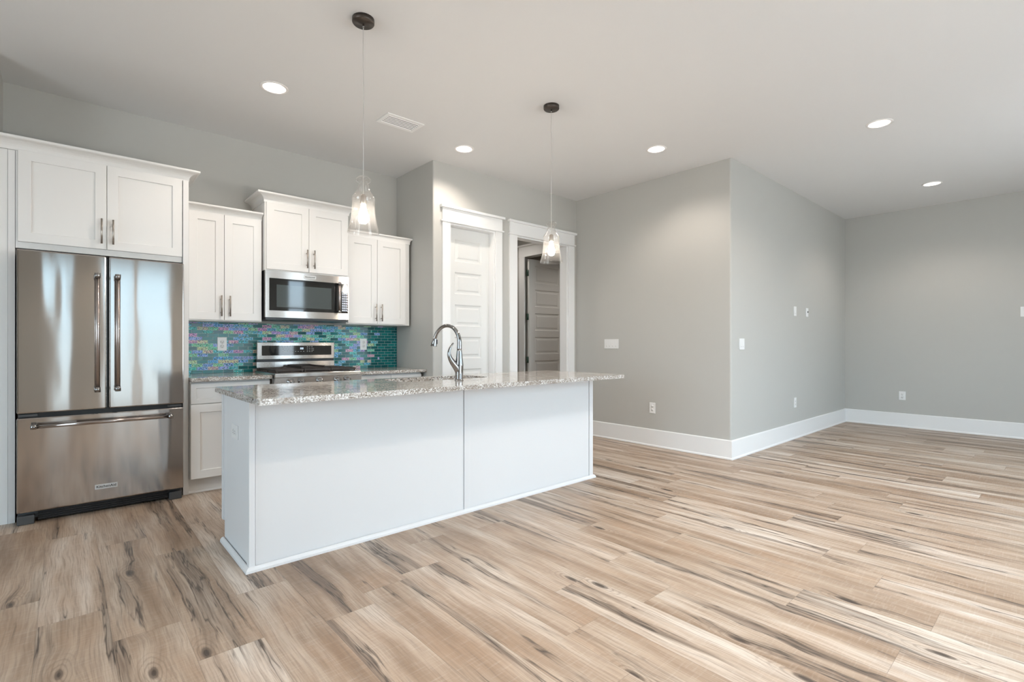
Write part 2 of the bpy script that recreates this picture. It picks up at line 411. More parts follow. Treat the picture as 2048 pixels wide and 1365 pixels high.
    return q.m
M['floor'] = planks()

# ------------------------------------------------------------------ the setting
H = 3.05
YB, XA, YP, XO, YO, XR, XL = 5.109, 2.797, 4.353, 5.007, 2.303, 8.774, -0.34
T = 0.12
def rnd_corner(cx, cy, sx, sy, r=0.016, n=5):
    """arc for a bullnose corner at (cx,cy); the solid lies toward (sx,sy)"""
    return [(cx+sx*(r-r*math.sin(a)), cy+sy*(r-r*math.cos(a))) for a in [PI/2*k/n for k in range(n+1)]]

struct('floor', MB().box(DINING_X-T, XR+T, REAR_Y-T, 6.75, -0.1, 0.0), M['floor'])

CANS = [(1.138, 3.90), (2.861, 3.91), (4.25, 2.68), (5.175, 1.105), (7.579, 1.11)]
def ceiling():
    bm = bmesh.new(); R = 0.082
    def loop(pts):
        vs = [bm.verts.new((x, y, H)) for x, y in pts]
        for a in range(len(vs)): bm.edges.new((vs[a], vs[(a+1) % len(vs)]))
    loop([(DINING_X-T, REAR_Y-T), (XR+T, REAR_Y-T), (XR+T, 6.75), (DINING_X-T, 6.75)])
    for cx, cy in CANS: loop([(cx+R*math.cos(2*PI*k/40), cy+R*math.sin(2*PI*k/40)) for k in range(40)])
    bmesh.ops.triangle_fill(bm, edges=bm.edges[:], use_beauty=True, use_dissolve=False)
    m = MB(); idx = {v: n for n, v in enumerate(bm.verts)}
    m.add([v.co[:] for v in bm.verts], [[idx[v] for v in f.verts] for f in bm.faces]); bm.free()
    o = struct('ceiling', m, M['ceil'])
    so = o.modifiers.new('thickness', 'SOLIDIFY'); so.thickness = 0.02; so.offset = 1
    if sum(p.normal.z for p in o.data.polygons) < 0: so.offset = -1
    return o
ceiling()

struct('wall_back', MB().box(XL-T, XA, YB, YB+T, 0, H), M['wall'])
struct('wall_left', MB().box(XL-T, XL, 4.615, YB, 0, H), M['wall'])
struct('wall_dining', MB().box(DINING_X, XL-T, 4.615, 4.615+T, 0, H), M['wall'])
y0, y1, z0, z1 = LEFT_WINDOW; w = MB()
w.box(DINING_X-T, DINING_X, REAR_Y, y0, 0, H); w.box(DINING_X-T, DINING_X, y1, 4.615+T, 0, H); w.box(DINING_X-T, DINING_X, y0, y1, 0, z0); w.box(DINING_X-T, DINING_X, y0, y1, z1, H)
struct('wall_dining_side', w, M['wall'])
f = MB(); xa, xb, g = DINING_X-0.10, DINING_X-0.04, 0.05
f.box(xa, xb, y0, y0+g, z0, z1); f.box(xa, xb, y1-g, y1, z0, z1); f.box(xa, xb, y0+g, y1-g, z0, z0+g); f.box(xa, xb, y0+g, y1-g, z1-g, z1)
for k in (1, 2): f.box(xa, xb, y0+(y1-y0)*k/3-0.03, y0+(y1-y0)*k/3+0.03, z0+g, z1-g)
wd = struct('window_6', f, M['trim'])
obj('pane', MB().box(DINING_X-0.072, DINING_X-0.068, y0+0.04, y1-0.04, z0+0.04, z1-0.04), M['pane'], wd)
struct('wall_alcove', MB().box(XA, XA+T, YP+T, YB+T, 0, H), M['wall'])
P0, P1, D0, D1, DH = 2.997, 3.615, 3.943, 4.835, 2.44
w = MB()
w.prism(rnd_corner(XA, YP, 1, 1) + [(XA, YP+T), (P0, YP+T), (P0, YP)], 0, H)
w.box(P0, P1, YP, YP+T, DH, H); w.box(P1, D0, YP, YP+T, 0, H); w.box(D0, D1, YP, YP+T, DH, H); w.box(D1, XO, YP, YP+T, 0, H)
struct('wall_pantry', w, M['wall'])
struct('wall_kitchen', MB().prism(rnd_corner(XO, YO, 1, 1) + [(XO, YP+T), (XO+T, YP+T), (XO+T, YO)], 0, H), M['wall'])
HY0, HY1 = 4.58, 5.34
w = MB(); w.box(XO, XO+T, YP+T, HY0, 0, H); w.box(XO, XO+T, HY0, HY1+0.06, DH, H); w.box(XO, XO+T, HY1+0.06, 6.6, 0, H)
struct('wall_hall', w, M['wall'])
struct('wall_living', MB().box(XO+T, XR+T, YO, YO+T, 0, H), M['wall'])
struct('wall_right', MB().box(XR, XR+T, REAR_Y, YO, 0, H), M['wall'])
struct('wall_far', MB().box(XA, XR+T, 6.6, 6.6+T, 0, H), M['wall'])
struct('wall_hall_side', MB().box(3.72, 3.72+0.1, YP+T, 6.6, 0, H), M['wall'])
struct('wall_room_side', MB().box(XR, XR+T, YO+T, 6.6, 0, H), M['wall'])
w = MB(); xs = DINING_X-T
for x0, x1, z0, z1 in WINDOWS:
    w.box(xs, x0, REAR_Y-T, REAR_Y, 0, H); w.box(x0, x1, REAR_Y-T, REAR_Y, 0, z0); w.box(x0, x1, REAR_Y-T, REAR_Y, z1, H); xs = x1
w.box(xs, XR+T, REAR_Y-T, REAR_Y, 0, H)
struct('wall_rear', w, M['wall'])
for n, (x0, x1, z0, z1) in enumerate(WINDOWS):
    y0, y1 = REAR_Y-0.10, REAR_Y-0.04; f = MB(); g = 0.045
    f.box(x0, x0+g, y0, y1, z0, z1); f.box(x1-g, x1, y0, y1, z0, z1); f.box(x0+g, x1-g, y0, y1, z0, z0+g); f.box(x0+g, x1-g, y0, y1, z1-g, z1)
    nx = max(1, round((x1-x0)/0.5))
    for k in range(1, nx): 
        c = x0+(x1-x0)*k/nx; f.box(c-0.045, c+0.045, y0, y1, z0+g, z1-g)
    for k in range(1, 4):
        c = z0+(z1-z0)*k/4; f.box(x0+g, x1-g, y0+0.02, y1-0.02, c-0.018, c+0.018)
    wd = struct('window_%d' % (n+1), f, M['trim'])
    obj('pane', MB().box(x0+g*0.8, x1-g*0.8, REAR_Y-0.072, REAR_Y-0.068, z0+g*0.8, z1-g*0.8), M['pane_tint'] if n in TINTED else M['pane'], wd)

BASE = [(0, 0), (0.022, 0), (0.022, 0.012), (0.014, 0.022), (0.014, 0.188), (0.009, 0.195), (0, 0.195)]
bpath = [(XO, YP-0.02), (XO, YO), (XR, YO), (XR, REAR_Y)]
struct('baseboard_kitchen', MB().sweep(bpath, BASE, [0]), M['trim'])
struct('baseboard_living', MB().sweep(bpath, BASE, [1]), M['trim'])
struct('baseboard_right', MB().sweep(bpath, BASE, [2]), M['trim'])
struct('baseboard_pantry', MB().sweep([(P1+0.11, YP), (D0-0.115, YP)], BASE), M['trim'])

def panel_slab(w, h, th, stile, tops, ph):
    """moulded door leaf, x 0..w, front y=0, back y=th, recessed raised panels both faces"""
    m = MB(); tops = sorted(tops)
    zs = [0] + [q for t in tops for q in (t-ph, t)] + [h]; xs = [0, stile, w-stile, w]
    for yf, sg in ((0, 1), (th, -1)):
        for a in range(3):
            for b in range(len(zs)-1):
                x0, x1, z0, z1 = xs[a], xs[a+1], zs[b], zs[b+1]
                if a == 1 and b % 2 == 1:
                    rings = [(0, 0), (0.012, 0.011), (0.030, 0.011), (0.048, 0.004)]
                    vs = []
                    for i_, d in rings:
                        vs += [(x0+i_, yf+sg*d, z0+i_), (x1-i_, yf+sg*d, z0+i_), (x1-i_, yf+sg*d, z1-i_), (x0+i_, yf+sg*d, z1-i_)]
                    fs = [(4*r+k, 4*r+(k+1) % 4, 4*r+4+(k+1) % 4, 4*r+4+k) for r in range(3) for k in range(4)] + [(12, 13, 14, 15)]
                    m.add(vs, fs)
                else:
                    m.add([(x0, yf, z0), (x1, yf, z0), (x1, yf, z1), (x0, yf, z1)], [(0, 1, 2, 3)])
    m.add([(0,0,0),(w,0,0),(w,th,0),(0,th,0),(0,0,h),(w,0,h),(w,th,h),(0,th,h)], [(0,1,2,3),(4,7,6,5),(0,3,7,4),(1,5,6,2)])
    return m
def shift(m, dx, dy, dz): m.v = [(a+dx, b+dy, c+dz) for a, b, c in m.v]; return m
def casing(parent, x0, x1, y, lw, rmax=None):
    rm = rmax or 9
    obj('side_casing', MB().box(x0-lw, x0, y-0.02, y, 0, DH), M['trim'], parent, 0.002)
    obj('side_casing', MB().box(x1, x1+lw, y-0.02, y, 0, DH), M['trim'], parent, 0.002)
    obj('bead', MB().box(x0-lw-0.02, min(x1+lw+0.02, rm), y-0.032, y, DH, DH+0.017), M['trim'], parent, 0.004)
    obj('head_casing', MB().box(x0-lw, x1+lw, y-0.022, y, DH+0.017, DH+0.145), M['trim'], parent, 0.002)
    obj('cap', MB().box(x0-lw-0.025, min(x1+lw+0.025, rm), y-0.045, y, DH+0.145, DH+0.172), M['trim'], parent, 0.004)
def jamb(parent, x0, x1, y0, y1):
    t = 0.016; m = MB()
    m.box(x0, x0+t, y0, y1, 0, DH-t); m.box(x1-t, x1, y0, y1, 0, DH-t); m.box(x0, x1, y0, y1, DH-t, DH)
    obj('jamb', m, M['trim'], parent)
TOPS = [2.29, 1.94, 1.59, 1.24, 0.89, 0.54]
d1 = bpy.data.objects.new('door_1', None); COL.objects.link(d1); d1.location = ((P0+P1)/2, YP, 0); d1['kind'] = 'structure'
d1['label'] = 'closed white panelled pantry door with craftsman casing, left of the open doorway'
obj('slab', shift(panel_slab(P1-P0-0.036, 2.415, 0.035, 0.108, TOPS, 0.235), P0+0.018, YP+0.085, 0.006), M['door'], d1)
jamb(d1, P0, P1, YP, YP+T)
casing(d1, P0, P1, YP, 0.096)
t1 = bpy.data.objects.new('trim_1', None); COL.objects.link(t1); t1.location = ((D0+D1)/2, YP, 0); t1['kind'] = 'structure'
t1['label'] = 'white craftsman casing around the open doorway to the hall'
jamb(t1, D0, D1, YP, YP+T)
casing(t1, D0, D1, YP, 0.115, XO-0.002)
d2 = bpy.data.objects.new('door_2', None); COL.objects.link(d2); d2.location = (XO+0.03, HY1, 0); d2['kind'] = 'structure'
d2['label'] = 'white panelled door standing open inside the hall beyond the doorway'
obj('slab', shift(panel_slab(0.76, 2.40, 0.035, 0.12, [q_+0.02 for q_ in TOPS], 0.255), XO+0.045, HY1-0.042, 0.012), M['door'], d2)
for z in (2.207, 1.565, 0.938, 0.25):
    m = MB().box(XO+0.0, XO+0.044, HY1-0.031, HY1-0.027, z-0.045, z+0.045); m.cyl((XO+0.022, HY1-0.034, z-0.047), (XO+0.022, HY1-0.034, z+0.047), 0.007, 10)
    obj('hinge', m, M['hinge'], d2)
m = MB(); m.box(XO-0.018, XO, HY1, HY1+0.11, 0, DH); m.box(XO-0.018, XO, HY0-0.09, HY0, 0, DH)
m.box(XO-0.022, XO, HY0-0.09, HY1+0.11, DH, DH+0.15); m.box(XO-0.04, XO, HY0-0.1, HY1+0.135, DH+0.15, DH+0.172)
obj('casing', m, M['trim'], d2)

# ------------------------------------------------------------------ cabinets
def shaker(x0, x1, z0, z1, yf, th=0.02, st=0.062, deep=0.009):
    m = MB()
    def ring(i, y): return [(x0+i, y, z0+i), (x1-i, y, z0+i), (x1-i, y, z1-i), (x0+i, y, z1-i)]
    R = [ring(0, yf+th), ring(0, yf+0.0015), ring(0.0015, yf), ring(st, yf), ring(st+0.0025, yf+deep)]
    vs = [p for r in R for p in r]
    fs = [(3, 2, 1, 0)] + [(4*r+k, 4*r+(k+1) % 4, 4*r+4+(k+1) % 4, 4*r+4+k) for r in range(4) for k in range(4)] + [(16, 17, 18, 19)]
    return m.add(vs, fs)
def bar_pull(parent, x, z0, z1, yf, r=0.006):
    m = MB(); y = yf-0.032
    m.cyl((x, y, z0), (x, y, z1), r, 14)
    for z in (z0+0.03, z1-0.03): m.cyl((x, y, z), (x, yf, z), 0.0045, 10)
    return obj('handle', m, M['nickel'], parent)
def crown(parent, path, z0, h, p, name='crown_molding'):
    pr = [(0, z0), (0.006, z0), (0.006, z0+0.008)]
    for k in range(7):
        a = PI/2*k/6; pr.append((0.006+(p-0.014)*(1-math.cos(a)), z0+0.008+(h-0.026)*math.sin(a)))
    pr += [(p-0.004, z0+h-0.016), (p, z0+h-0.012), (p, z0+h), (0, z0+h)]
    return obj(name, MB().sweep(path, pr), M['cab'], parent)

def upper(label, x0, x1, z0, z1, yf, doors, crownspec, hz, group='white wall cabinets over the range counter'):
    t = thing('wall_cabinet', label, 'cabinet', ((x0+x1)/2, (yf+YB)/2, z0), group)
    yc = yf + 0.021
    obj('carcass', MB().box(x0, x1, yc, YB-0.003, z0, z1), M['cab'], t, 0.001)
    for (a, b, zz0, zz1, hx) in doors:
        d = obj('door', shaker(a, b, zz0, zz1, yf), M['cab'], t)
        bar_pull(d, hx, hz[0], hz[1], yf)
    path, cz, ch, cp = crownspec
    crown(t, path, cz, ch, cp)
    return t
# above the fridge
t = thing('fridge_cabinet', 'wide white two-door cabinet with crown molding above the refrigerator', 'cabinet', (0.21, 4.85, 1.80))
obj('carcass', MB().box(-0.249, 0.670, 4.60, YB-0.003, 1.80, 2.45), M['cab'], t, 0.001)
for a, b, hx in ((-0.237, 0.2135, 0.185), (0.2165, 0.668, 0.249)):
    d = obj('door', shaker(a, b, 1.842, 2.441, 4.579), M['cab'], t)
    bar_pull(d, hx, 1.877, 2.053, 4.579)
crown(t, [(XL+0.001, 4.60), (0.709, 4.60), (0.709, YB-0.001)], 2.437, 0.078, 0.072)
o = tag(obj('end_panel', MB().box(-0.284, -0.251, 4.601, YB, 0, 2.436), M['cab'], base=True, bevel=0.001), 'narrow tall white panel touching the left side of the refrigerator', 'panel', 'tall white fridge side panels')
o = tag(obj('filler_panel', MB().box(XL+0.001, -0.2855, 4.606, 4.63, 0, 2.436), M['cab'], base=True), 'flat white filler strip at the far left edge beside the fridge panel', 'panel')
o = tag(obj('end_panel', MB().box(0.672, 0.709, 4.572, YB, 0, 2.436), M['cab'], base=True, bevel=0.001), 'tall white panel between the refrigerator and the narrow base cabinet', 'panel', 'tall white fridge side panels')

upper('white two-door wall cabinet between the fridge cabinet and the microwave', 0.711, 1.290, 1.362, 2.268, 4.76,
      [(0.738, 0.9915, 1.371, 2.258, 0.968), (0.9945, 1.283, 1.371, 2.258, 1.032)],
      ([(0.711, 4.781), (1.290, 4.781)], 2.256, 0.062, 0.058), (1.402, 1.575))
upper('white two-door cabinet with crown molding directly above the microwave', 1.297, 2.058, 1.820, 2.435, 4.70,
      [(1.309, 1.672, 1.830, 2.418, 1.650), (1.675, 2.046, 1.830, 2.418, 1.716)],
      ([(1.297, YB-0.001), (1.297, 4.721), (2.058, 4.721), (2.058, YB-0.001)], 2.418, 0.078, 0.068), (1.864, 2.032))
upper('white two-door wall cabinet right of the microwave, beside the grey alcove wall', 2.062, 2.768, 1.366, 2.252, 4.76,
      [(2.074, 2.384, 1.376, 2.240, 2.364), (2.387, 2.711, 1.376, 2.240, 2.426)],
      ([(2.062, 4.781), (2.768, 4.781), (2.768, YB-0.001)], 2.240, 0.064, 0.027), (1.402, 1.577))

# base cabinets
CT = 0.908
def base_cab(label, x0, x1, drawers, doors):
    t = thing('base_cabinet', label, 'cabinet', ((x0+x1)/2, 4.8, 0), 'white base cabinets either side of the range')
    obj('carcass', MB().box(x0, x1, 4.541, YB-0.003, 0.118, 0.877), M['cab'], t, 0.001)
    obj('toe_kick', MB().box(x0, x1, 4.60, 4.63, 0.0, 0.118), M['cab'], t)
    obj('shoe_molding', MB().sweep([(x0, 4.60), (x1, 4.60)], [(0, 0), (0.014, 0), (0.013, 0.007), (0.008, 0.014), (0, 0.018)]), M['cab'], t)
    for a, b in drawers:
        d = obj('drawer', shaker(a, b, 0.704, 0.862, 4.52, st=0.036), M['cab'], t)
        c = (a+b)/2; h = MB(); h.cyl((c-0.085, 4.488, 0.783), (c+0.085, 4.488, 0.783), 0.006, 12)
        for s_ in (-0.055, 0.055): h.cyl((c+s_, 4.488, 0.783), (c+s_, 4.52, 0.783), 0.0045, 8)
        obj('handle', h, M['nickel'], d)
    for a, b, hx in doors:
        d = obj('door', shaker(a, b, 0.122, 0.699, 4.52), M['cab'], t); bar_pull(d, hx, 0.50, 0.672, 4.52)
    return t
base_cab('white base cabinet with drawer and door right of the refrigerator', 0.711, 1.288, [(0.714, 1.285)], [(0.714, 0.998, 0.972), (1.001, 1.285, 1.027)])
base_cab('white base cabinet right of the range in the alcove corner', 2.062, 2.762, [(2.065, 2.411), (2.414, 2.759)], [(2.065, 2.411, 2.385), (2.414, 2.759, 2.44)])
o = tag(obj('countertop', MB().box(0.711, 1.291, 4.475, YB-0.001, 0.878, CT), M['granite'], base=True, bevel=0.003), 'short speckled granite countertop between the fridge panel and the range', 'countertop', 'granite tops beside the range')
o = tag(obj('countertop', MB().box(2.060, XA-0.002, 4.475, YB-0.001, 0.878, CT), M['granite'], base=True, bevel=0.003), 'speckled granite countertop right of the range in the alcove', 'countertop', 'granite tops beside the range')
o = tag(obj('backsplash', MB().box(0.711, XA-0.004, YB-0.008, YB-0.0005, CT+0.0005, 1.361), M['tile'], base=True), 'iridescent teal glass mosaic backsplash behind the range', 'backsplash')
# ------------------------------------------------------------------ refrigerator
fr = thing('refrigerator', 'stainless steel french-door refrigerator with bottom freezer drawer under the fridge cabinet', 'refrigerator', (0.212, 4.8, 0))
obj('body', MB().box(-0.236, 0.66, 4.545, YB-0.03, 0.03, 1.765), M['rubber'], fr)
def rdoor(x0, x1, z0, z1): return MB().box(x0, x1, 4.47, 4.535, z0, z1)
def vhandle(par, x, z0, z1):
    h = MB(); y = 4.41
    h.cyl((x, y, z0+0.03), (x, y, z1-0.03), 0.0135, 18)
    o = obj('handle', h, M['handle'], par)
    for a, b in ((z0, z0+0.034), (z1-0.034, z1)):
        e_ = MB(); e_.cyl((x, y, a), (x, y, b), 0.0165, 18); e_.cyl((x, y, (a+b)/2), (x, 4.471, (a+b)/2), 0.010, 12)
        obj('handle_mount', e_, M['chrome'], par)
for x0, x1, hx in ((-0.237, 0.2075, 0.158), (0.2225, 0.663, 0.267)):
    d = obj('door', rdoor(x0, x1, 0.722, 1.777), M['steel'], fr, 0.008, 3)
    vhandle(d, hx, 0.842, 1.652)
obj('door_seal', MB().box(0.2085, 0.2215, 4.50, 4.545, 0.722, 1.765), M['black'], fr)
dr = obj('freezer_drawer', rdoor(-0.238, 0.660, 0.085, 0.692), M['steel'], fr, 0.008, 3)
h = MB(); h.cyl((-0.15, 4.405, 0.640), (0.565, 4.405, 0.640), 0.0125, 18); obj('handle', h, M['handle'], dr)
for a, b in ((-0.172, -0.142), (0.557, 0.587)):
    e_ = MB(); e_.cyl((a, 4.405, 0.640), (b, 4.405, 0.640), 0.016, 18); e_.cyl(((a+b)/2, 4.405, 0.640), ((a+b)/2, 4.471, 0.640), 0.010, 12)
    obj('handle_mount', e_, M['chrome'], dr)
pl = obj('logo_plate', MB().box(0.146, 0.268, 4.4665, 4.4705, 0.168, 0.2), M['badge'], dr, 0.001)
pl['label'] = 'small light nameplate with black lettering'
obj('lettering', text_mb('KitchenAid', 0.024, 0.207, 4.4663, 0.1845, wide=1.0), M['black'], dr)
obj('gap_trim', MB().box(-0.232, 0.655, 4.505, 4.55, 0.692, 0.722), M['black'], fr)
for x0, x1 in ((-0.228, -0.14), (0.565, 0.65)):
    obj('hinge_cover', MB().box(x0, x1, 4.482, 4.53, 0.699, 0.716), M['rubber'], fr, 0.003)
g = MB(); g.box(-0.14, 0.57, 4.535, 4.56, 0.012, 0.083)
for k in range(4): g.box(-0.14, 0.57, 4.527, 4.536, 0.02+k*0.015, 0.027+k*0.015)
obj('kick_grille', g, M['black'], fr)
for x0, x1 in ((-0.238, -0.155), (0.575, 0.655)):
    obj('foot_cover', MB().box(x0, x1, 4.50, 4.57, 0.0, 0.058), M['rubber'], fr, 0.006)

# ------------------------------------------------------------------ microwave
mw = thing('microwave', 'stainless over-the-range microwave with black glass door below the middle cabinet', 'microwave', (1.677, 4.9, 1.39))
obj('body', MB().box(1.300, 2.054, 4.735, YB-0.001, 1.385, 1.818), M['black'], mw)
def frame_y(x0, x1, z0, z1, a, b, c, d, y0, y1):
    m = MB(); m.box(x0, x1, y0, y1, z0, c); m.box(x0, x1, y0, y1, d, z1); m.box(x0, a, y0, y1, c, d); m.box(b, x1, y0, y1, c, d); return m
dd = obj('door', frame_y(1.298, 2.0545, 1.405, 1.817, 1.330, 2.046, 1.466, 1.752, 4.700, 4.734), M['steel2'], mw)
obj('door_glass', MB().box(1.330, 1.975, 4.7035, 4.72, 1.466, 1.752), M['bglass'], dd)
obj('viewing_window', MB().box(1.392, 1.885, 4.7020, 4.7034, 1.498, 1.697), M['wglass'], dd)
h = MB(); h.cyl((1.945, 4.655, 1.478), (1.945, 4.655, 1.742), 0.0125, 16)
obj('handle', h, M['handle'], dd)
for z in (1.476, 1.744):
    h = MB(); h.cyl((1.945, 4.655, z-0.012), (1.945, 4.655, z+0.012), 0.0155, 16); h.cyl((1.945, 4.655, z), (1.945, 4.703, z), 0.010, 12)
    obj('handle_mount', h, M['chrome'], dd)
pn = obj('control_panel', MB().box(1.976, 2.046, 4.7025, 4.72, 1.466, 1.752), M['bglass'], mw)
kk = MB()
for r in range(9):
    for c in range(3):
        x = 1.989+c*0.0185; z = 1.485+r*0.0225; kk.box(x, x+0.0145, 4.7018, 4.7026, z, z+0.016)
obj('keypad', kk, plain('keypad_print', (0.72, 0.76, 0.86), 0.3), pn)
lp = obj('logo_plate', MB().box(1.628, 1.738, 4.6965, 4.7005, 1.771, 1.799), M['badge'], mw, 0.001)
obj('lettering', text_mb('KitchenAid', 0.020, 1.683, 4.6962, 1.7855), M['black'], lp)
obj('vent_strip', MB().box(1.303, 2.05, 4.71, 4.74, 1.386, 1.404), M['black'], mw)

# ------------------------------------------------------------------ range
rg = thing('range', 'stainless gas range with backguard display and five chrome knobs between the granite tops', 'stove', (1.674, 4.76, 0))
RX0, RX1 = 1.298, 2.053
obj('body', MB().box(RX0, RX1, 4.46, YB-0.02, 0.06, 0.885), M['steel2'], rg)
ck = MB(); ck.box(RX0, RX1, 4.425, 5.03, 0.885, 0.921); obj('cooktop', ck, M['steel2'], rg, 0.006, 3)
obj('burner_pan', MB().box(RX0+0.02, RX1-0.02, 4.50, 5.015, 0.9212, 0.9245), M['iron'], rg)
bg = obj('backguard', MB().box(RX0+0.018, RX1-0.006, 5.03, YB-0.012, 1.022, 1.186), M['steel2'], rg, 0.005)
obj('riser', MB().box(RX0+0.018, RX1-0.006, 5.035, YB-0.012, 0.921, 1.0), M['steel2'], rg)
obj('vent_slot', MB().box(RX0+0.02, RX1-0.01, 5.045, YB-0.012, 1.0, 1.022), M['black'], rg)
gp = obj('display_panel', MB().box(1.358, 2.014, 5.0285, 5.035, 1.060, 1.153), M['bglass'], bg)
PRINT = plain('panel_print', (0.5, 0.5, 0.48), 0.4)
for (cx, cz, n_, s_) in ((1.57, 1.137, 4, 0.021), (1.57, 1.118, 3, 0.027), (1.57, 1.098, 4, 0.021), (1.66, 1.094, 5, 0.026), (1.80, 1.139, 3, 0.022), (1.80, 1.123, 3, 0.022), (1.80, 1.107, 3, 0.022), (1.80, 1.092, 3, 0.022), (1.857, 1.123, 1, 0.02), (1.857, 1.107, 1, 0.02)):
    mk = MB()
    for k in range(n_): mk.box(cx-0.03+k*s_, cx-0.03+k*s_+0.010, 5.0279, 5.0286, cz, cz+0.0045)
    obj('key_marks', mk, PRINT, bg)
dg_ = MB()
for k in range(3):
    x = 1.706+k*0.011
    dg_.box(x, x+0.007, 5.0279, 5.0286, 1.117, 1.1195); dg_.box(x, x+0.007, 5.0279, 5.0286, 1.125, 1.127); dg_.box(x, x+0.0018, 5.0279, 5.0286, 1.1195, 1.125); dg_.box(x+0.0052, x+0.007, 5.0279, 5.0286, 1.1195, 1.133); dg_.box(x, x+0.007, 5.0279, 5.0286, 1.133, 1.135)
obj('display_digits', dg_, M['led'], bg)
def grate(x0, x1):
    m = MB(); z0, z1 = 0.934, 0.951; y0, y1 = 4.49, 5.005; b = 0.013
    m.box(x0, x1, y0, y0+b, z0, z1); m.box(x0, x1, y1-b, y1, z0, z1); m.box(x0, x0+b, y0+b, y1-b, z0, z1); m.box(x1-b, x1, y0+b, y1-b, z0, z1)
    n_ = 5
    for k in range(1, n_):
        y = y0+(y1-y0)*k/n_; m.box(x0+b, x1-b, y-0.005, y+0.005, z0+0.004, z1)
    c = (x0+x1)/2; m.box(c-0.005, c+0.005, y0+b, y1-b, z0+0.002, z1)
    for px in (x0+0.004, x1-0.016):
        for py in (y0+0.002, (y0+y1)/2, y1-0.014): m.box(px, px+0.012, py, py+0.012, 0.9246, z0)
    return m
for x0, x1 in ((1.322, 1.553), (1.558, 1.793), (1.798, 2.030)): obj('grate', grate(x0, x1), M['iron'], rg, 0.002)
gd = MB(); gd.box(1.57, 1.785, 4.60, 4.98, 0.9515, 0.957)
gd.box(1.57, 1.785, 4.965, 4.98, 0.957, 0.975); gd.box(1.57, 1.582, 4.60, 4.965, 0.957, 0.972); gd.box(1.773, 1.785, 4.60, 4.965, 0.957, 0.972)
obj('griddle', gd, M['iron'], rg, 0.003)
for cx in (1.44, 1.915):
    for cy in (4.62, 4.88):
        obj('burner_cap', MB().lathe([(0.0, 0.9365), (0.036, 0.9365), (0.04, 0.931), (0.048, 0.9247)], (cx, cy, 0), 24), M['iron'], rg)
m = MB(); m.add([(RX0, 4.412, 0.884), (RX1, 4.412, 0.884), (RX1, 4.430, 0.79), (RX0, 4.430, 0.79), (RX0, 4.47, 0.884), (RX1, 4.47, 0.884), (RX1, 4.47, 0.79), (RX0, 4.47, 0.79)], [(0, 3, 2, 1), (4, 5, 6, 7), (0, 1, 5, 4), (3, 7, 6, 2), (0, 4, 7, 3), (1, 2, 6, 5)])
obj('control_panel', m, M['steel2'], rg)
for kx in (1.419, 1.510, 1.665, 1.824, 1.917):
    kb = obj('knob', MB().lathe([(0.0, -0.042), (0.020, -0.042), (0.0235, -0.036), (0.025, -0.012), (0.030, -0.008), (0.030, 0.0)], (kx, 4.420, 0.845), 28, 'y'), M['chrome'], rg)
    obj('grip', MB().box(kx-0.0045, kx+0.0045, 4.370, 4.379, 0.825, 0.865), M['nickel'], kb, 0.001)
od = obj('oven_door', MB().box(RX0+0.003, RX1-0.003, 4.418, 4.458, 0.24, 0.785), M['steel2'], rg, 0.004)
obj('oven_window', MB().box(RX0+0.12, RX1-0.12, 4.4165, 4.42, 0.36, 0.66), M['bglass'], od)
h = MB(); h.cyl((RX0+0.05, 4.37, 0.735), (RX1-0.05, 4.37, 0.735), 0.0125, 16)
for x in (RX0+0.07, RX1-0.07): h.cyl((x, 4.37, 0.735), (x, 4.42, 0.735), 0.009, 12)
obj('handle', h, M['handle'], od)
obj('storage_drawer', MB().box(RX0+0.003, RX1-0.003, 4.42, 4.458, 0.075, 0.232), M['steel2'], rg, 0.004)
for x in (RX0+0.05, RX1-0.05):
    for y in (4.50, 5.03): obj('foot', MB().cyl((x, y, 0), (x, y, 0.062), 0.018, 12), M['black'], rg)

# ------------------------------------------------------------------ island
IX0, IX1, IY0, IY1 = 0.697, 3.448, 2.812, 3.43
isl = thing('kitchen_island', 'long white panelled kitchen island standing on the plank floor in front of the range', 'island', ((IX0+IX1)/2, (IY0+IY1)/2, 0))
body = MB()
body.box(IX0+0.006, IX1-0.006, IY0+0.012, IY1-0.07, 0.001, 0.12)
bx0, bx1, by0, by1 = IX0+0.006, IX1-0.006, IY0+0.012, IY1-0.02
SX0, SX1, SY0, SY1 = 1.66, 2.54, 2.98, 3.40     # room for the sink
body.box(bx0, SX0, by0, by1, 0.12, 0.877); body.box(SX1, bx1, by0, by1, 0.12, 0.877)
body.box(SX0, SX1, by0, SY0, 0.12, 0.877); body.box(SX0, SX1, SY0, by1, 0.12, 0.62)
obj('carcass', body, M['isl'], isl)
for a, b in ((IX0+0.033, 2.055), (2.108, IX1-0.048)): obj('front_panel', MB().box(a, b, IY0+0.003, IY0+0.012, 0.001, 0.877), M['isl'], isl, 0.001)
for a, b in ((IX0, IX0+0.030), (2.058, 2.105), (IX1-0.045, IX1)):
    obj('trim_strip', MB().box(a, b, IY0-0.006, IY0+0.012, 0.001, 0.877), M['isl'], isl, 0.002)
for x0, x1 in ((IX0, IX0+0.006), (IX1-0.006, IX1)):
    obj('end_stile', MB().box(x0, x1, IY1-0.055, IY1-0.02, 0.12, 0.877), M['isl'], isl, 0.002)
    obj('end_stile', MB().box(x0, x1, IY0+0.0125, IY0+0.034, 0.001, 0.877), M['isl'], isl, 0.001)
for a in range(4):
    x0 = IX0+0.02+a*0.68; x1 = x0+0.67
    d = obj('door', shaker(x0, x1, 0.125, 0.87, IY1-0.02, th=-0.0+0.001), M['isl'], isl)
    d.data.transform(Matrix.Scale(-1, 4, (0, 1, 0))); d.data.flip_normals(); d.location.y = IY1 - isl.location.y - 0.0095
SHOE = [(0, 0), (0.019, 0), (0.018, 0.012), (0.013, 0.02), (0.006, 0.025), (0, 0.026)]
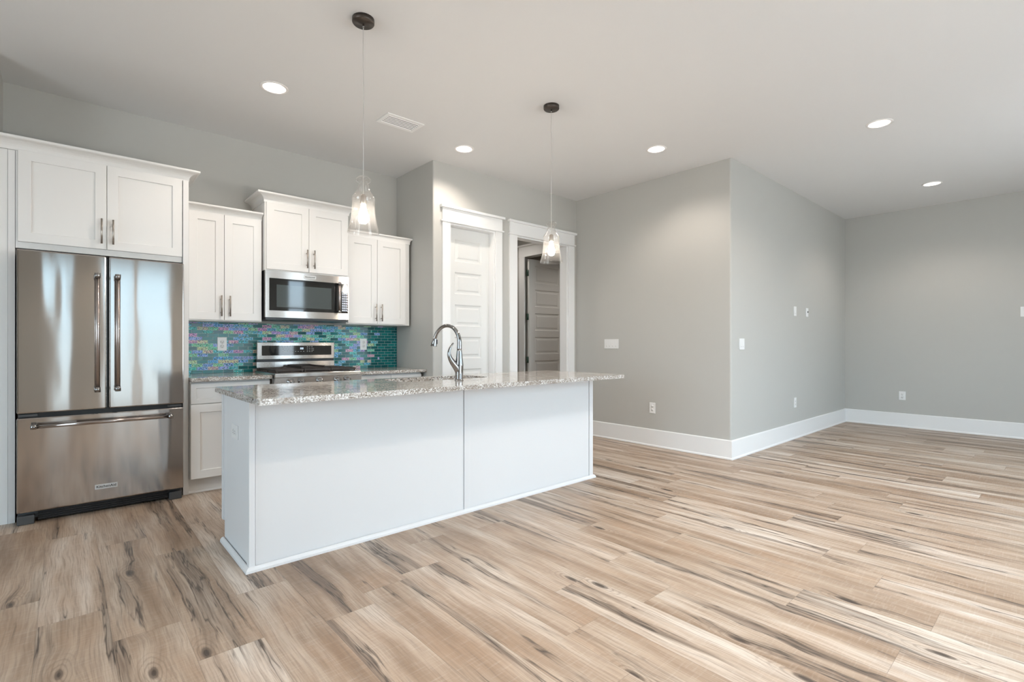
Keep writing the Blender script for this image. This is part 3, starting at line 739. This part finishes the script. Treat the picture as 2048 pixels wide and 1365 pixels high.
obj('shoe_molding', MB().sweep([(IX0, IY1-0.07), (IX0, IY0-0.006), (IX1, IY0-0.006), (IX1, IY1-0.07)][::-1], [(-o_, z_) for o_, z_ in SHOE]) if False else MB().sweep([(IX0, IY1-0.07), (IX0, IY0-0.006), (IX1, IY0-0.006), (IX1, IY1-0.07)], [(o_, z_) for o_, z_ in SHOE]), M['isl'], isl)

CX0, CX1, CY0, CY1 = 0.675, 3.565, 2.555, 3.485
def rrect(x0, x1, y0, y1, r, n=6):
    out = []
    for cx, cy, a0 in ((x1-r, y1-r, 0), (x0+r, y1-r, PI/2), (x0+r, y0+r, PI), (x1-r, y0+r, 1.5*PI)):
        for k in range(n+1): a = a0+PI/2*k/n; out.append((cx+r*math.cos(a), cy+r*math.sin(a)))
    return out
def slab_with_hole(outer, inner, z0, z1):
    m = MB()
    bm = bmesh.new()
    for pts in (outer, inner):
        vs = [bm.verts.new((x, y, 0)) for x, y in pts]
        for a in range(len(vs)): bm.edges.new((vs[a], vs[(a+1) % len(vs)]))
    bmesh.ops.triangle_fill(bm, edges=bm.edges[:], use_beauty=True)
    bm.verts.index_update()
    n = len(bm.verts); vs = [(v.co.x, v.co.y) for v in bm.verts]
    fs = [[v.index for v in f.verts] for f in bm.faces]; bm.free()
    m.add([(x, y, z1) for x, y in vs] + [(x, y, z0) for x, y in vs],
          fs + [[i+n for i in f][::-1] for f in fs] +
          [(a, (a+1) % len(outer), n+(a+1) % len(outer), n+a) for a in range(len(outer))] +
          [(len(outer)+a, len(outer)+(a+1) % len(inner), n+len(outer)+(a+1) % len(inner), n+len(outer)+a) for a in range(len(inner))])
    return m
HX0, HX1, HY0_, HY1_ = 1.72, 2.50, 3.055, 3.42-0.03
ct = obj('countertop', slab_with_hole(rrect(CX0, CX1, CY0, CY1, 0.012), rrect(HX0, HX1, HY0_, HY1_, 0.08), 0.878, CT), M['granite'], base=True, bevel=0.003)
tag(ct, 'long speckled granite countertop on the white island with a sink cutout', 'countertop')
sk = MB(); top = rrect(HX0-0.006, HX1+0.006, HY0_-0.006, HY1_+0.006, 0.085); bot = rrect(HX0+0.02, HX1-0.02, HY0_+0.02, HY1_-0.02, 0.07); n_ = len(top)
sk.add([(x, y, 0.8775) for x, y in top] + [(x, y, 0.70) for x, y in bot], [(a, (a+1) % n_, n_+(a+1) % n_, n_+a) for a in range(n_)] + [tuple(range(n_, 2*n_))])
o = obj('sink', sk, M['steel2'], base=True); tag(o, 'undermount stainless sink basin below the island countertop cutout', 'sink')
sm = o.modifiers.new('thickness', 'SOLIDIFY'); sm.thickness = 0.003; sm.offset = 1

# faucet
fa = thing('faucet', 'chrome gooseneck pull-down faucet standing on the island countertop', 'faucet', (2.10, 2.93, CT))
wd_ = Vector((-0.4, 0.92, 0)).normalized(); fb = Vector((2.10, 2.93, 0))
def fp(s, z, k=wd_): return fb + k*s + Vector((0, 0, z))
obj('base_ring', MB().lathe([(0, CT+0.0), (0.031, CT), (0.031, CT+0.006), (0.0265, CT+0.01), (0, CT+0.01)], tuple(fb), 28), M['chrome'], fa)
pts = spline([fp(0, CT+0.006), fp(-0.001, 0.96), fp(-0.002, 1.02), fp(-0.002, 1.07), fp(-0.002, 1.128)], 8)
obj('body', MB().tube(pts, lerp_list([0.027, 0.0285, 0.030, 0.024, 0.0175], len(pts)), 24), M['chrome'], fa)
pts = spline([fp(-0.002, 1.128), fp(-0.003, 1.19), fp(0.012, 1.243), fp(0.050, 1.287), fp(0.104, 1.302), fp(0.153, 1.286), fp(0.188, 1.25), fp(0.206, 1.208)], 8)
obj('spout', MB().tube(pts, lerp_list([0.0175, 0.0155, 0.014, 0.013, 0.0128, 0.0128, 0.013, 0.0135], len(pts)), 20), M['chrome'], fa)
pts = spline([fp(0.205, 1.212), fp(0.209, 1.195), fp(0.213, 1.172), fp(0.215, 1.153)], 6)
sh = obj('spray_head', MB().tube(pts, lerp_list([0.0135, 0.0175, 0.0205, 0.0235], len(pts)), 22), M['chrome'], fa)
side = Vector((0.92, 0.4, 0)).normalized()
bp_ = fp(0.199, 1.183) - Vector((0, 0, 0)); m = MB(); c_ = fp(0.2085, 1.185)+Vector((0.72, -0.69, 0))*0.016
m.box(c_.x-0.006, c_.x+0.006, c_.y-0.004, c_.y+0.004, c_.z-0.017, c_.z+0.017); obj('spray_button', m, M['black'], sh, 0.002)
hd = Vector((-1, 0.12, 0)).normalized()
pts = spline([fp(0.0, 0.965, hd), fp(0.022, 1.005, hd), fp(0.052, 1.040, hd), fp(0.074, 1.075, hd), fp(0.080, 1.112, hd), fp(0.068, 1.148, hd), fp(0.046, 1.176, hd)], 8)
obj('handle', MB().tube(pts, lerp_list([0.025, 0.026, 0.021, 0.015, 0.011, 0.008, 0.0055], len(pts)), 20), M['chrome'], fa)

# ------------------------------------------------------------------ pendants
def glass_profile():
    pr = [(0.0895, 1.813), (0.088, 1.822), (0.0825, 1.842), (0.076, 1.867), (0.0705, 1.895), (0.0665, 1.925), (0.064, 1.96), (0.0632, 1.995),
          (0.0655, 2.004), (0.0665, 2.011), (0.0645, 2.018), (0.058, 2.027), (0.0545, 2.031), (0.053, 2.036), (0.044, 2.046), (0.038, 2.056), (0.0325, 2.075), (0.0285, 2.092), (0.0255, 2.098),
          (0.033, 2.104), (0.0415, 2.112), (0.0435, 2.118), (0.0405, 2.126), (0.030, 2.135), (0.012, 2.139)]
    inner = [(max(r-0.0028, 0.009), z+(0.0006 if r > 0.02 else -0.003)) for r, z in pr]
    return pr + inner[::-1] + [pr[0]]
def pendant(x, y, label):
    t = thing('pendant_light', label, 'pendant light', (x, y, H), 'glass pendant lights over the island')
    cn = obj('canopy', MB().lathe([(0, H), (0.062, H), (0.062, H-0.022), (0.058, H-0.027), (0, H-0.029)], (x, y, 0), 36), M['bronze'], t)
    obj('strain_relief', MB().lathe([(0, H-0.029), (0.006, H-0.029), (0.006, H-0.044), (0.003, H-0.05), (0, H-0.05)], (x, y, 0), 14), M['chrome'], cn)
    cpts = spline([(x, y, H-0.045), (x-0.001, y+0.001, 2.85), (x+0.0015, y-0.001, 2.6), (x-0.0015, y, 2.4), (x+0.0005, y+0.001, 2.25), (x, y, 2.03)], 8)
    obj('cord', MB().tube(cpts, 0.0026, 8), M['cord'], t)
    obj('shade', MB().lathe(glass_profile(), (x, y, 0), 48), M['glass'], t)['label'] = 'clear glass bell shade with a knob top'
    obj('socket', MB().lathe([(0, 2.035), (0.010, 2.035), (0.017, 2.026), (0.0185, 1.985), (0.016, 1.978), (0, 1.978)], (x, y, 0), 24), M['nickel'], t)
    obj('bulb', MB().lathe([(0.0, 1.866), (0.010, 1.868), (0.020, 1.876), (0.0265, 1.89), (0.028, 1.902), (0.026, 1.92), (0.019, 1.945), (0.014, 1.962), (0.013, 1.978)], (x, y, 0), 28), M['bulb'], t)
    return t
pd = pendant(1.283, 2.735, 'nearer larger-looking clear glass bell pendant in front of the cabinets')
dup(pd, (2.862, 2.748, H), 'farther clear glass bell pendant in front of the open doorway')

# ------------------------------------------------------------------ recessed lights and vent
def can(x, y, label):
    t = thing('recessed_light', label, 'recessed light', (x, y, H), 'recessed ceiling lights')
    R = 0.0815
    obj('trim_ring', MB().lathe([(R-0.006, H+0.004), (R-0.006, H-0.003), (R, H-0.006), (0.094, H-0.004), (0.097, H), (R, H), (R-0.006, H+0.004)], (x, y, 0), 44), M['white_in'], t)
    obj('reflector', MB().lathe([(0.0755, H-0.002), (0.0735, H+0.015), (0.066, H+0.048), (0.066, H+0.052), (0.0785, H+0.052), (0.0785, H-0.001), (0.0755, H-0.002)], (x, y, 0), 44), M['white_in'], t)
    obj('lens', MB().lathe([(0.0, H+0.046), (0.0645, H+0.046), (0.0645, H+0.051), (0, H+0.051)], (x, y, 0), 36), M['lens'], t)
    L = bpy.data.lights.new('spot_beam', 'SPOT'); L.energy = CAN_W; L.color = CAN_COL; L.spot_size = math.radians(140); L.spot_blend = 0.6; L.shadow_soft_size = 0.045
    lo = bpy.data.objects.new('spot_beam', L); COL.objects.link(lo); lo.parent = t; lo.location = (0, 0, 0.028)
    return t
LAB = ['recessed ceiling light left of the near pendant above the fridge and cabinets', 'recessed ceiling light above the pantry door, beyond the air vent', 'recessed ceiling light near the grey wall with the wide switch plate',
       'larger recessed ceiling light at the right over the living area', 'recessed ceiling light farthest away near the right-hand wall']
c0 = can(CANS[0][0], CANS[0][1], LAB[0])
for k in range(1, 5): dup(c0, (CANS[k][0], CANS[k][1], H), LAB[k])

vt = thing('air_vent', 'white rectangular louvered air vent in the ceiling', 'vent', (2.118, 3.803, H))
VX0, VX1, VY0, VY1 = 1.946, 2.29, 3.698, 3.908
fr_ = MB(); b = 0.03
fr_.box(VX0, VX1, VY0, VY0+b, H-0.008, H); fr_.box(VX0, VX1, VY1-b, VY1, H-0.008, H); fr_.box(VX0, VX0+b, VY0+b, VY1-b, H-0.008, H); fr_.box(VX1-b, VX1, VY0+b, VY1-b, H-0.008, H)
obj('frame', fr_, M['trim'], vt, 0.002)
obj('duct_backing', MB().box(VX0+b, VX1-b, VY0+b, VY1-b, H-0.0012, H-0.0004), M['dark'], vt)
for k in range(6):
    y = VY0+b+0.012+k*0.0255; m = MB()
    m.add([(VX0+b, y+0.003, H-0.0078), (VX1-b, y+0.003, H-0.0078), (VX1-b, y-0.002, H-0.0018), (VX0+b, y-0.002, H-0.0018)], [(0, 1, 2, 3)])
    s_ = obj('slat', m, M['trim'], vt); q_ = s_.modifiers.new('thickness', 'SOLIDIFY'); q_.thickness = 0.0012

# ------------------------------------------------------------------ wall plates (built facing -Y at the origin, then turned)
def plate_base(t, w_, h_):
    obj('plate', MB().box(-w_/2, w_/2, -0.006, 0, -h_/2, h_/2), M['plate'], t, 0.0025)
def place(t, loc, rz): t.location = loc; t.rotation_euler = (0, 0, rz); return t
def outlet(label, group='wall outlets'):
    t = thing('outlet', label, 'outlet', (0, 0, 0), group)
    plate_base(t, 0.076, 0.122)
    for s_ in (-1, 1):
        cz = s_*0.0195
        r = obj('receptacle', MB().lathe([(0, -0.0085), (0.0155, -0.0085), (0.0165, -0.006)], (0, 0, cz), 24, 'y'), M['plate'], t)
        sl = MB(); sl.box(-0.0075, -0.0055, -0.0092, -0.0084, cz-0.002, cz+0.007); sl.box(0.0055, 0.0075, -0.0092, -0.0084, cz-0.002, cz+0.007)
        sl.lathe([(0, -0.0092), (0.0025, -0.0092), (0.0025, -0.0084)], (0, 0, cz-0.0085), 10, 'y'); obj('slot', sl, M['dark'], r)
    return t
def decora(name, label, cat, w_, n_, group=None, h_=0.115, kind='rocker'):
    t = thing(name, label, cat, (0, 0, 0), group); plate_base(t, w_, h_)
    for k in range(n_):
        cx = (k-(n_-1)/2)*0.046
        m = MB(); m.add([(cx-0.0165, -0.0095, -0.033), (cx+0.0165, -0.0095, -0.033), (cx+0.0165, -0.0062, 0.033), (cx-0.0165, -0.0062, 0.033), (cx-0.0165, 0, -0.033), (cx+0.0165, 0, -0.033), (cx+0.0165, 0, 0.033), (cx-0.0165, 0, 0.033)],
                        [(0, 1, 2, 3), (7, 6, 5, 4), (0, 4, 5, 1), (2, 6, 7, 3), (1, 5, 6, 2), (0, 3, 7, 4)])
        r = obj('rocker', m, M['plate'], t)
        obj('indicator', MB().box(cx-0.006, cx+0.006, -0.0098, -0.009, -0.0295, -0.026), M['nickel'], r)
    return t
o1 = outlet('white duplex outlet on the mosaic backsplash left of the range', 'outlets on the mosaic backsplash'); place(o1, (1.046, YB-0.008, 1.169), 0)
o = dup(o1, (2.392, YB-0.008, 1.166), 'white duplex outlet on the mosaic backsplash right of the range', 0)
o = dup(o1, (XO, 3.208, 0.437), 'white duplex outlet low on the grey wall beside the island end', -PI/2); o['group'] = 'low wall outlets'
o = dup(o1, (6.742, YO, 0.442), 'white duplex outlet low on the living wall beneath the blank plate', 0); o['group'] = 'low wall outlets'
o = dup(o1, (XR, 1.607, 0.441), 'white duplex outlet low on the far right wall', -PI/2); o['group'] = 'low wall outlets'
decora_a = place(decora('light_switch', 'wide white four-rocker switch plate on the grey wall above the island end', 'light switch', 0.212, 4), (XO, 3.785, 1.170), -PI/2)
place(decora('light_switch', 'white two-rocker switch plate just right of the grey wall corner', 'light switch', 0.118, 2), (5.247, YO, 1.168), 0)
place(decora('cover_plate', 'white plate on the upper living wall, left of the cable plate', 'wall plate', 0.085, 1, h_=0.12), (6.738, YO, 1.574), 0)
t = thing('cable_plate', 'white plate with dark cable socket on the upper living wall', 'wall plate', (0, 0, 0)); plate_base(t, 0.085, 0.112)
obj('coax_socket', MB().lathe([(0, -0.012), (0.009, -0.012), (0.010, -0.006)], (0.016, 0, 0.006), 16, 'y'), M['dark'], t)
obj('cover_insert', MB().box(-0.018, 0.018, -0.0075, -0.006, -0.034, -0.004), M['plate'], t, 0.001)
place(t, (7.155, YO, 1.576), 0)
place(decora('cover_plate', 'white plate at the right edge of the photo on the far wall', 'wall plate', 0.12, 2, h_=0.123), (XR, 0.382, 1.566), -PI/2)
# island outlet, lying on its side
t = thing('outlet', 'white horizontal outlet on the left end panel of the island', 'outlet', (0, 0, 0))
obj('plate', MB().box(-0.064, 0.064, -0.006, 0, -0.039, 0.039), M['plate'], t, 0.0025)
for s_ in (-1, 1):
    r = obj('receptacle', MB().box(s_*0.021-0.0145, s_*0.021+0.0145, -0.0088, -0.006, -0.0165, 0.0165), M['plate'], t, 0.002)
    sl = MB(); sl.box(s_*0.021-0.005, s_*0.021+0.004, -0.0094, -0.0087, 0.0055, 0.0075); sl.box(s_*0.021-0.005, s_*0.021+0.004, -0.0094, -0.0087, -0.0075, -0.0055); obj('slot', sl, M['dark'], r)
place(t, (IX0+0.006, 3.105, 0.682), -PI/2)
